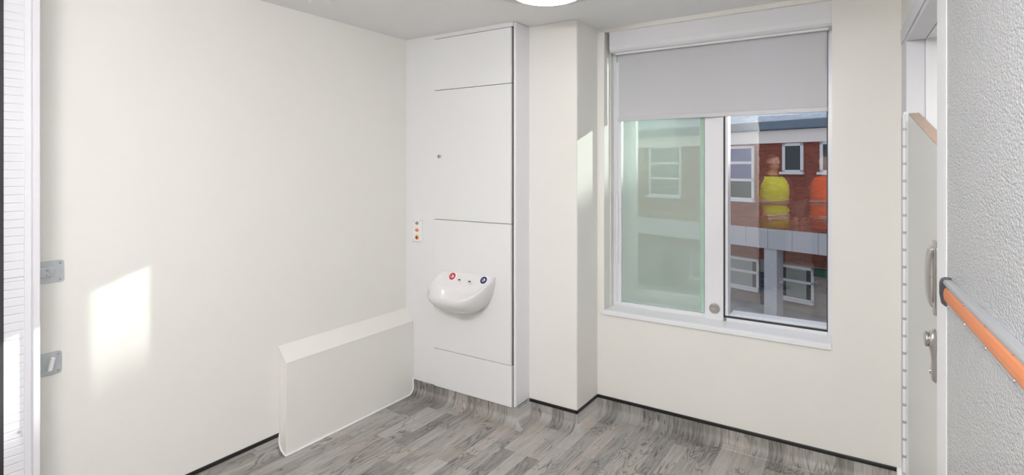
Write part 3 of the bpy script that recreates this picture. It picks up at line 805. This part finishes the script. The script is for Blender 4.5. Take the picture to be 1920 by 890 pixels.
# lock escutcheon with thumb turn
es = MB(); ring_ = []
for z, w, d in ((0.915, 0.010, 0.004), (0.925, 0.022, 0.014), (0.96, 0.024, 0.016), (1.00, 0.021, 0.015), (1.03, 0.022, 0.018), (1.055, 0.027, 0.024), (1.09, 0.027, 0.026), (1.11, 0.022, 0.020), (1.12, 0.010, 0.006)):
    z = 0.905 + (z - 0.915) * 0.83; d *= 0.8
    ring_.append([(ht - w, 0.0, z), (ht - w, -d * 0.8, z), (ht - w * 0.6, -d, z), (ht + w * 0.6, -d, z), (ht + w, -d * 0.8, z), (ht + w, 0.0, z)])
es.loft(ring_); eo = es.build('escutcheon', 'steel', d2, smooth=True, label='steel lock plate')
MB().lathe([(0, -0.030), (0.018, -0.030), (0.025, -0.027), (0.024, -0.021), (0.016, -0.015)], (ht, 0, 1.042), 'y', 24).build('thumb_turn', 'steel', eo, smooth=True)
MB().lathe([(0, -0.017), (0.008, -0.017), (0.009, -0.010)], (ht, 0, 0.938), 'y', 16).build('cylinder', 'chrome', eo)

# ================================================================== RAIL ON THE NEAR WALL
hr = empty('wall_rail', (NPX, NPY, 1.26), NA, world_coords=False); tag(hr, 'aluminium rail with an orange face strip and dark end cap, on the embossed grey wall', 'rail')
RL = 2.2; X0r = 0.055
# z is relative to 1.26, y negative = towards the room
ca = MB(); ca.prism([(0, -0.024), (-0.011, -0.024), (-0.012, 0.029), (-0.017, 0.030), (-0.019, 0.036), (-0.016, 0.043), (0, 0.044)][::-1], 'x', X0r, RL)
ca.build('channel', 'alu', hr, bevel=0.0015)
os_ = MB(); os_.prism([(-0.010, -0.015), (-0.014, -0.014), (-0.017, -0.007), (-0.018, 0.006), (-0.016, 0.019), (-0.010, 0.023)][::-1], 'x', X0r + 0.002, RL)
os_.build('face_strip', 'orange', hr, smooth=False, bevel=0.002, label='orange face strip')
ec = MB(); rr = []
for x, s_ in ((X0r - 0.030, 0.45), (X0r - 0.026, 0.72), (X0r - 0.014, 0.92), (X0r, 1.0), (X0r + 0.012, 1.02)):
    rr.append([(x, p[0] * s_ if p[0] else 0.0, p[1] * (0.6 + 0.4 * s_)) for p in ((0, -0.028), (-0.014, -0.027), (-0.021, -0.020), (-0.025, 0.004), (-0.025, 0.032), (-0.021, 0.044), (-0.013, 0.048), (0, 0.048))])
ec.loft(rr); ec.build('end_cap', 'endcap', hr, smooth=False, bevel=0.002, label='dark grey plastic end cap')
for k in range(12):
    x = 0.10 + k * 0.19
    for z, y in ((0.0265, -0.0128), (-0.0195, -0.0115)):
        MB().ball((x, y, z), 0.0042, 10, (1, 0.7, 1)).build('screw', 'chrome', hr, smooth=True)

# ================================================================== OUTSIDE
FP, FA = (-2.58, 19.84, 0.0), math.atan2(-0.349, 0.937)      # facade frame: +x right along it, +y into the building
bl = empty('brick_building', FP, FA, world_coords=False)
tag(bl, 'red brick building with white framed windows and pale cladding band, outside the window', 'building')
S0, S1, GZ = -15.0, 20.0, -3.3
wb_ = MB(); wb_.box(S0, S1, 0.0, 0.3, -0.44, 2.45)
wb_.build('brick_wall', 'brick', bl)
MB().box(S0, S1, -0.10, 0.2, 2.385, 2.80).build('eaves_fascia', 'fascia', bl, bevel=0.01)
MB().box(S0, S1, -0.26, 0.2, 2.82, 3.10).build('gutter', 'gutter', bl, bevel=0.03)
rf = MB(); rf.prism([(-0.24, 3.10), (0.2, 3.10), (6.0, 3.1), (5.6, 7.25), (5.3, 7.3)], 'x', S0, S1)
rf.build('roof', 'roof', bl)
bnd = MB(); xj = [S0] + [-1.07 - 0.79 * k for k in range(17, 0, -1)] + [-1.07, -0.29, 0.51] + [0.51 + 0.8 * k for k in range(1, 24)] + [S1]
xj = sorted(x for x in xj if S0 <= x <= S1)
for a, b_ in zip(xj, xj[1:]):
    if b_ - a > 0.05: bnd.box(a + 0.008, b_ - 0.008, -0.12, 0.0, -1.09, -0.435)
bnd.box(S0, S1, -0.10, 2.0, -1.08, -0.45)
bnd.build('cladding_band', 'band', bl)
MB().box(S0, S1, 1.2, 1.4, GZ, -1.1).build('ground_floor_wall', 'render', bl)
MB().box(S0, S1, 1.19, 1.2, -1.70, -1.1).build('recess_head', 'brick', bl)
for x in (-0.44, -6.9, 6.0):
    MB().box(x, x + 0.43, -0.08, 0.33, GZ, -1.09).box(x - 0.004, x + 0.434, -0.084, 0.334, -1.70, -1.685).build('pillar', 'band', bl)
def far_window(x0, x1, z0, z1, trans, y=0.0, blinds=False, sill=True):
    w = MB(); f_ = 0.09
    w.box(x0, x0 + f_, y - 0.05, y, z0, z1); w.box(x1 - f_, x1, y - 0.05, y, z0, z1)
    w.box(x0, x1, y - 0.05, y, z1 - f_, z1); w.box(x0, x1, y - 0.05, y, z0, z0 + f_)
    for t_ in trans: w.box(x0, x1, y - 0.05, y, t_ - 0.045, t_ + 0.045)
    if sill: w.box(x0 - 0.06, x1 + 0.02, y - 0.12, y, z0 - 0.05, z0 + 0.03)
    o = w.build('window', 'far_frame', bl)
    MB().box(x0 + f_, x1 - f_, y - 0.015, y - 0.005, z0 + f_, z1 - f_).build('pane', 'far_glass', o)
    if blinds:
        b2 = MB(); n = 14
        for k in range(n):
            a = x0 + f_ + 0.12 + (x1 - x0 - 2 * f_ - 0.3) * k / n
            b2.box(a, a + (x1 - x0) / n * 0.78, y - 0.022, y - 0.017, z0 + f_, z1 - f_)
        b2.build('blind_slats', 'vertical_blind', o)
    return o
far_window(-2.03, -0.82, 0.46, 2.33, (1.16, 1.75))
MB().box(-1.93, -0.92, -0.024, -0.018, 1.22, 2.23).build('blue_sheeting', 'sheeting', bl, label='blue sheeting behind the two upper lights')
far_window(0.15, 0.82, 1.42, 2.37, ())
far_window(1.32, 1.99, 1.42, 2.39, ())
far_window(-5.31, -3.77, 0.44, 2.43, (1.16, 1.75))
far_window(-8.6, -7.1, 0.44, 2.43, (1.16, 1.75))
far_window(-2.65, -1.32, -2.84, -1.73, (-2.22,), 1.19, True)
far_window(-0.55, 0.59, -2.93, -1.76, (-2.28,), 1.19, True)
far_window(-4.2, -3.2, -2.84, -1.73, (-2.22,), 1.19, True)
MB().box(-1.26, -1.07, 1.14, 1.19, GZ, -2.15).build('door_panel', 'navy', bl, label='navy door')
MB().box(-5.6, -4.9, 1.14, 1.19, GZ, -1.85).build('door_panel', 'navy', bl, label='navy door')
MB().box(0.64, 1.6, 1.0, 1.15, -1.98, -1.74).build('canopy', 'green_paint', bl, label='dark green canopy')
gp = MB().box(-30, 30, 4.2, 30, GZ - 0.2, GZ); struct(gp, 'ground', 'paving')

# ================================================================== PEOPLE BY THE DOORWAY (mirrored in the window glass)
M['skin'] = simple('skin', (0.55, 0.33, 0.24), 0.5, var=0.05, vscale=20)
M['hair'] = simple('dark brown hair', (0.04, 0.025, 0.018), 0.6)
M['jacket'] = simple('dark work jacket', (0.03, 0.03, 0.04), 0.8, bump=0.2, bscale=40)
M['trousers'] = simple('dark work trousers', (0.025, 0.025, 0.035), 0.85, bump=0.2, bscale=40)
M['boot'] = simple('black boots', (0.02, 0.02, 0.02), 0.4)
M['vis_yellow'] = simple('fluorescent yellow cloth', (0.75, 0.95, 0.04), 0.7, bump=0.2, bscale=30)
M['vis_orange'] = simple('fluorescent orange cloth', (1.0, 0.13, 0.015), 0.7, bump=0.2, bscale=30)
M['reflective'] = simple('silver reflective tape', (0.62, 0.62, 0.64), 0.35, 0.3)
M['eye'] = simple('eye', (0.7, 0.68, 0.66), 0.2)

def skin_mesh(name, chains, mat, parent=None, loc=None, rz=0.0, sub=2):
    """chains: lists of (point, radius_x, radius_y); the first point of a chain may repeat an earlier point"""
    vs, rad, ed, idx = [], [], [], {}
    for ch in chains:
        prev = None
        for p, ra, rb in ch:
            k = tuple(round(c, 4) for c in p)
            if k not in idx: idx[k] = len(vs); vs.append(p); rad.append((ra, rb))
            i = idx[k]
            if prev is not None and prev != i: ed.append((prev, i))
            prev = i
    me = bpy.data.meshes.new(name); me.from_pydata(vs, ed, []); me.update()
    o = bpy.data.objects.new(name, me); COL.objects.link(o); me.materials.append(M[mat])
    o.modifiers.new('skin', 'SKIN').use_smooth_shade = True
    if not me.skin_vertices:
        me.attributes  # layer is made by the modifier below
        bm = bmesh.new(); bm.from_mesh(me); bm.verts.layers.skin.verify(); bm.to_mesh(me); bm.free()
    for sv, (a, b_) in zip(me.skin_vertices[0].data, rad): sv.radius = (a, b_)
    me.skin_vertices[0].data[0].use_root = True
    ss = o.modifiers.new('sub', 'SUBSURF'); ss.levels = sub; ss.render_levels = sub
    if parent is not None: o.parent = parent
    else: o.location = loc; o.rotation_euler = (0, 0, rz)
    return o

def person(x, y, rz, vest, label, bend):
    def arm(s, hx, hy, hz):
        sh = (s * 0.185, 0.0, 1.425); el = (s * 0.245, -0.03 + bend * 0.02, 1.135); wr = (s * hx, hy, hz)
        return sh, el, wr
    P = (0, 0, 0.96)
    ch = [[(P, .135, .10), ((0, .005, 1.10), .120, .085), ((0, .0, 1.26), .135, .095), ((0, -.01, 1.40), .105, .080), ((0, -.005, 1.485), .052, .052), ((0, .005, 1.545), .050, .052), ((0, .015, 1.60), .064, .080), ((0, .010, 1.665), .074, .092), ((0, .0, 1.725), .060, .075)],
          [((0, .015, 1.60), .064, .080), ((0, .092, 1.612), .018, .014)],                                  # chin and mouth
          [((0, .010, 1.665), .074, .092), ((0, .108, 1.655), .013, .016)]]                                # nose
    for s in (-1, 1):
        ch.append([((0, .010, 1.665), .074, .092), (s * .080, 0.0, 1.655), ]) if False else ch.append([((0, .010, 1.665), .074, .092), ((s * .082, -.002, 1.658), .010, .018)])
        ch.append([(P, .135, .10), ((s * .095, 0, .90), .088, .09), ((s * .10, .01, .50), .056, .060), ((s * .105, -.01, .30), .052, .056), ((s * .105, -.02, .09), .036, .040), ((s * .11, .07, .045), .036, .03), ((s * .115, .15, .035), .034, .024)])
        hx, hy, hz = (0.265, 0.05, 0.90) if s * bend > 0 else (0.21, 0.18, 0.98)
        sh, el, wr = arm(s, hx, hy, hz)
        ch.append([((0, -.01, 1.40), .105, .080), (sh, .055, .058), (el, .042, .042), (wr, .027, .024)])
        w = Vector(wr); d = (w - Vector(el)).normalized(); across = Vector((0, 1, 0)) - d * d.y; across.normalize()
        palm = w + d * 0.055; ch[-1].append((tuple(palm), .020, .032))
        for k, (o_, ln) in enumerate(((-.030, .062), (-.010, .074), (.010, .078), (.030, .070))):
            b0 = palm + across * o_ + d * 0.020; b1 = b0 + d * ln * .5 + Vector((-s * .006, 0, 0)); b2 = b1 + (d + Vector((-s * .5, 0, 0))).normalized() * ln * .5
            ch.append([(tuple(palm), .020, .032), (tuple(b0), .0095, .0095), (tuple(b1), .0085, .0085), (tuple(b2), .0075, .0075)])
        t0 = w + d * 0.03 + across * 0.030; t1 = t0 + (d + across * .6).normalized() * .035; t2 = t1 + d * .028
        ch.append([(wr, .027, .024), (tuple(t0), .011, .011), (tuple(t1), .010, .010), (tuple(t2), .0085, .0085)])
    body = skin_mesh('person', ch, 'skin', loc=(x, y, 0), rz=rz)
    tag(body, label, 'person')
    # clothes
    jc = [[((0, 0, .93), .145, .112), ((0, .005, 1.10), .138, .102), ((0, 0, 1.26), .152, .112), ((0, -.01, 1.40), .118, .094), ((0, -.005, 1.475), .062, .062)]]
    for s in (-1, 1):
        hx, hy, hz = (0.265, 0.05, 0.90) if s * bend > 0 else (0.21, 0.18, 0.98)
        sh, el, wr = arm(s, hx, hy, hz); jc.append([((0, -.01, 1.40), .118, .094), (sh, .068, .070), (el, .054, .054), (wr, .040, .036)])
    skin_mesh('jacket', jc, 'jacket', body)
    tc_ = [[((0, 0, 1.0), .142, .110), ((0, 0, .93), .145, .112)]]
    for s in (-1, 1): tc_.append([((0, 0, .93), .145, .112), ((s * .095, 0, .86), .096, .098), ((s * .10, .01, .50), .070, .074), ((s * .105, -.012, .12), .056, .060)])
    skin_mesh('trousers', tc_, 'trousers', body)
    for s in (-1, 1):
        skin_mesh('boot', [[((s * .105, -.02, .13), .048, .050), ((s * .105, -.015, .055), .046, .050), ((s * .112, .08, .045), .044, .034), ((s * .118, .17, .038), .042, .028)]], 'boot', body)
    hb = MB(); rr = []
    for z, ra, rb, cy in ((1.60, .055, .05, -.045), (1.64, .080, .080, -.018), (1.70, .084, .100, -.004), (1.745, .076, .092, 0), (1.775, .05, .06, 0), (1.785, .015, .02, 0)):
        rr.append([(ra * math.cos(2 * PI * k / 24), cy + rb * math.sin(2 * PI * k / 24) * (1 if math.sin(2 * PI * k / 24) < 0 or z > 1.71 else .35), z) for k in range(24)])
    hb.loft(rr); hb.build('hair', 'hair', body, smooth=True)
    for s in (-1, 1): MB().ball((s * .028, .088, 1.672), .011, 10).build('eye', 'eye', body, smooth=True)
    # vest: shell round the torso with an open V neck
    vb = MB(); rr = []; n = 40
    for z, ra, rb, cy in ((.80, .205, .165, 0), (.95, .200, .160, 0), (1.10, .195, .152, .003), (1.25, .200, .158, 0), (1.36, .205, .150, -.004), (1.43, .185, .125, -.01), (1.475, .13, .10, -.01)):
        rr.append([(ra * math.cos(2 * PI * k / n) * (1 + .015 * math.sin(5 * 2 * PI * k / n + z * 9)), cy + rb * math.sin(2 * PI * k / n), z) for k in range(n)])
    vb.loft(rr, cap=False); v = vb.build('vest', vest, body, smooth=True, solid=0.006)
    for z0 in (0.92, 1.12):
        tb_ = MB(); r2 = []
        for z in (z0, z0 + 0.05):
            r2.append([(.209 * math.cos(2 * PI * k / n) * (1 + .015 * math.sin(5 * 2 * PI * k / n + z * 9)), .170 * math.sin(2 * PI * k / n), z) for k in range(n)])
        tb_.loft(r2, cap=False); tb_.build('reflective_band', 'reflective', v, smooth=True, solid=0.003)
    return body
person(-1.107, -0.98, math.radians(-35), 'vis_yellow', 'person in yellow vest standing in the doorway, mirrored in the window glass', 1)
person(-0.50, -1.20, math.radians(30), 'vis_orange', 'person in orange vest standing in the doorway, mirrored at the window edge', -1)
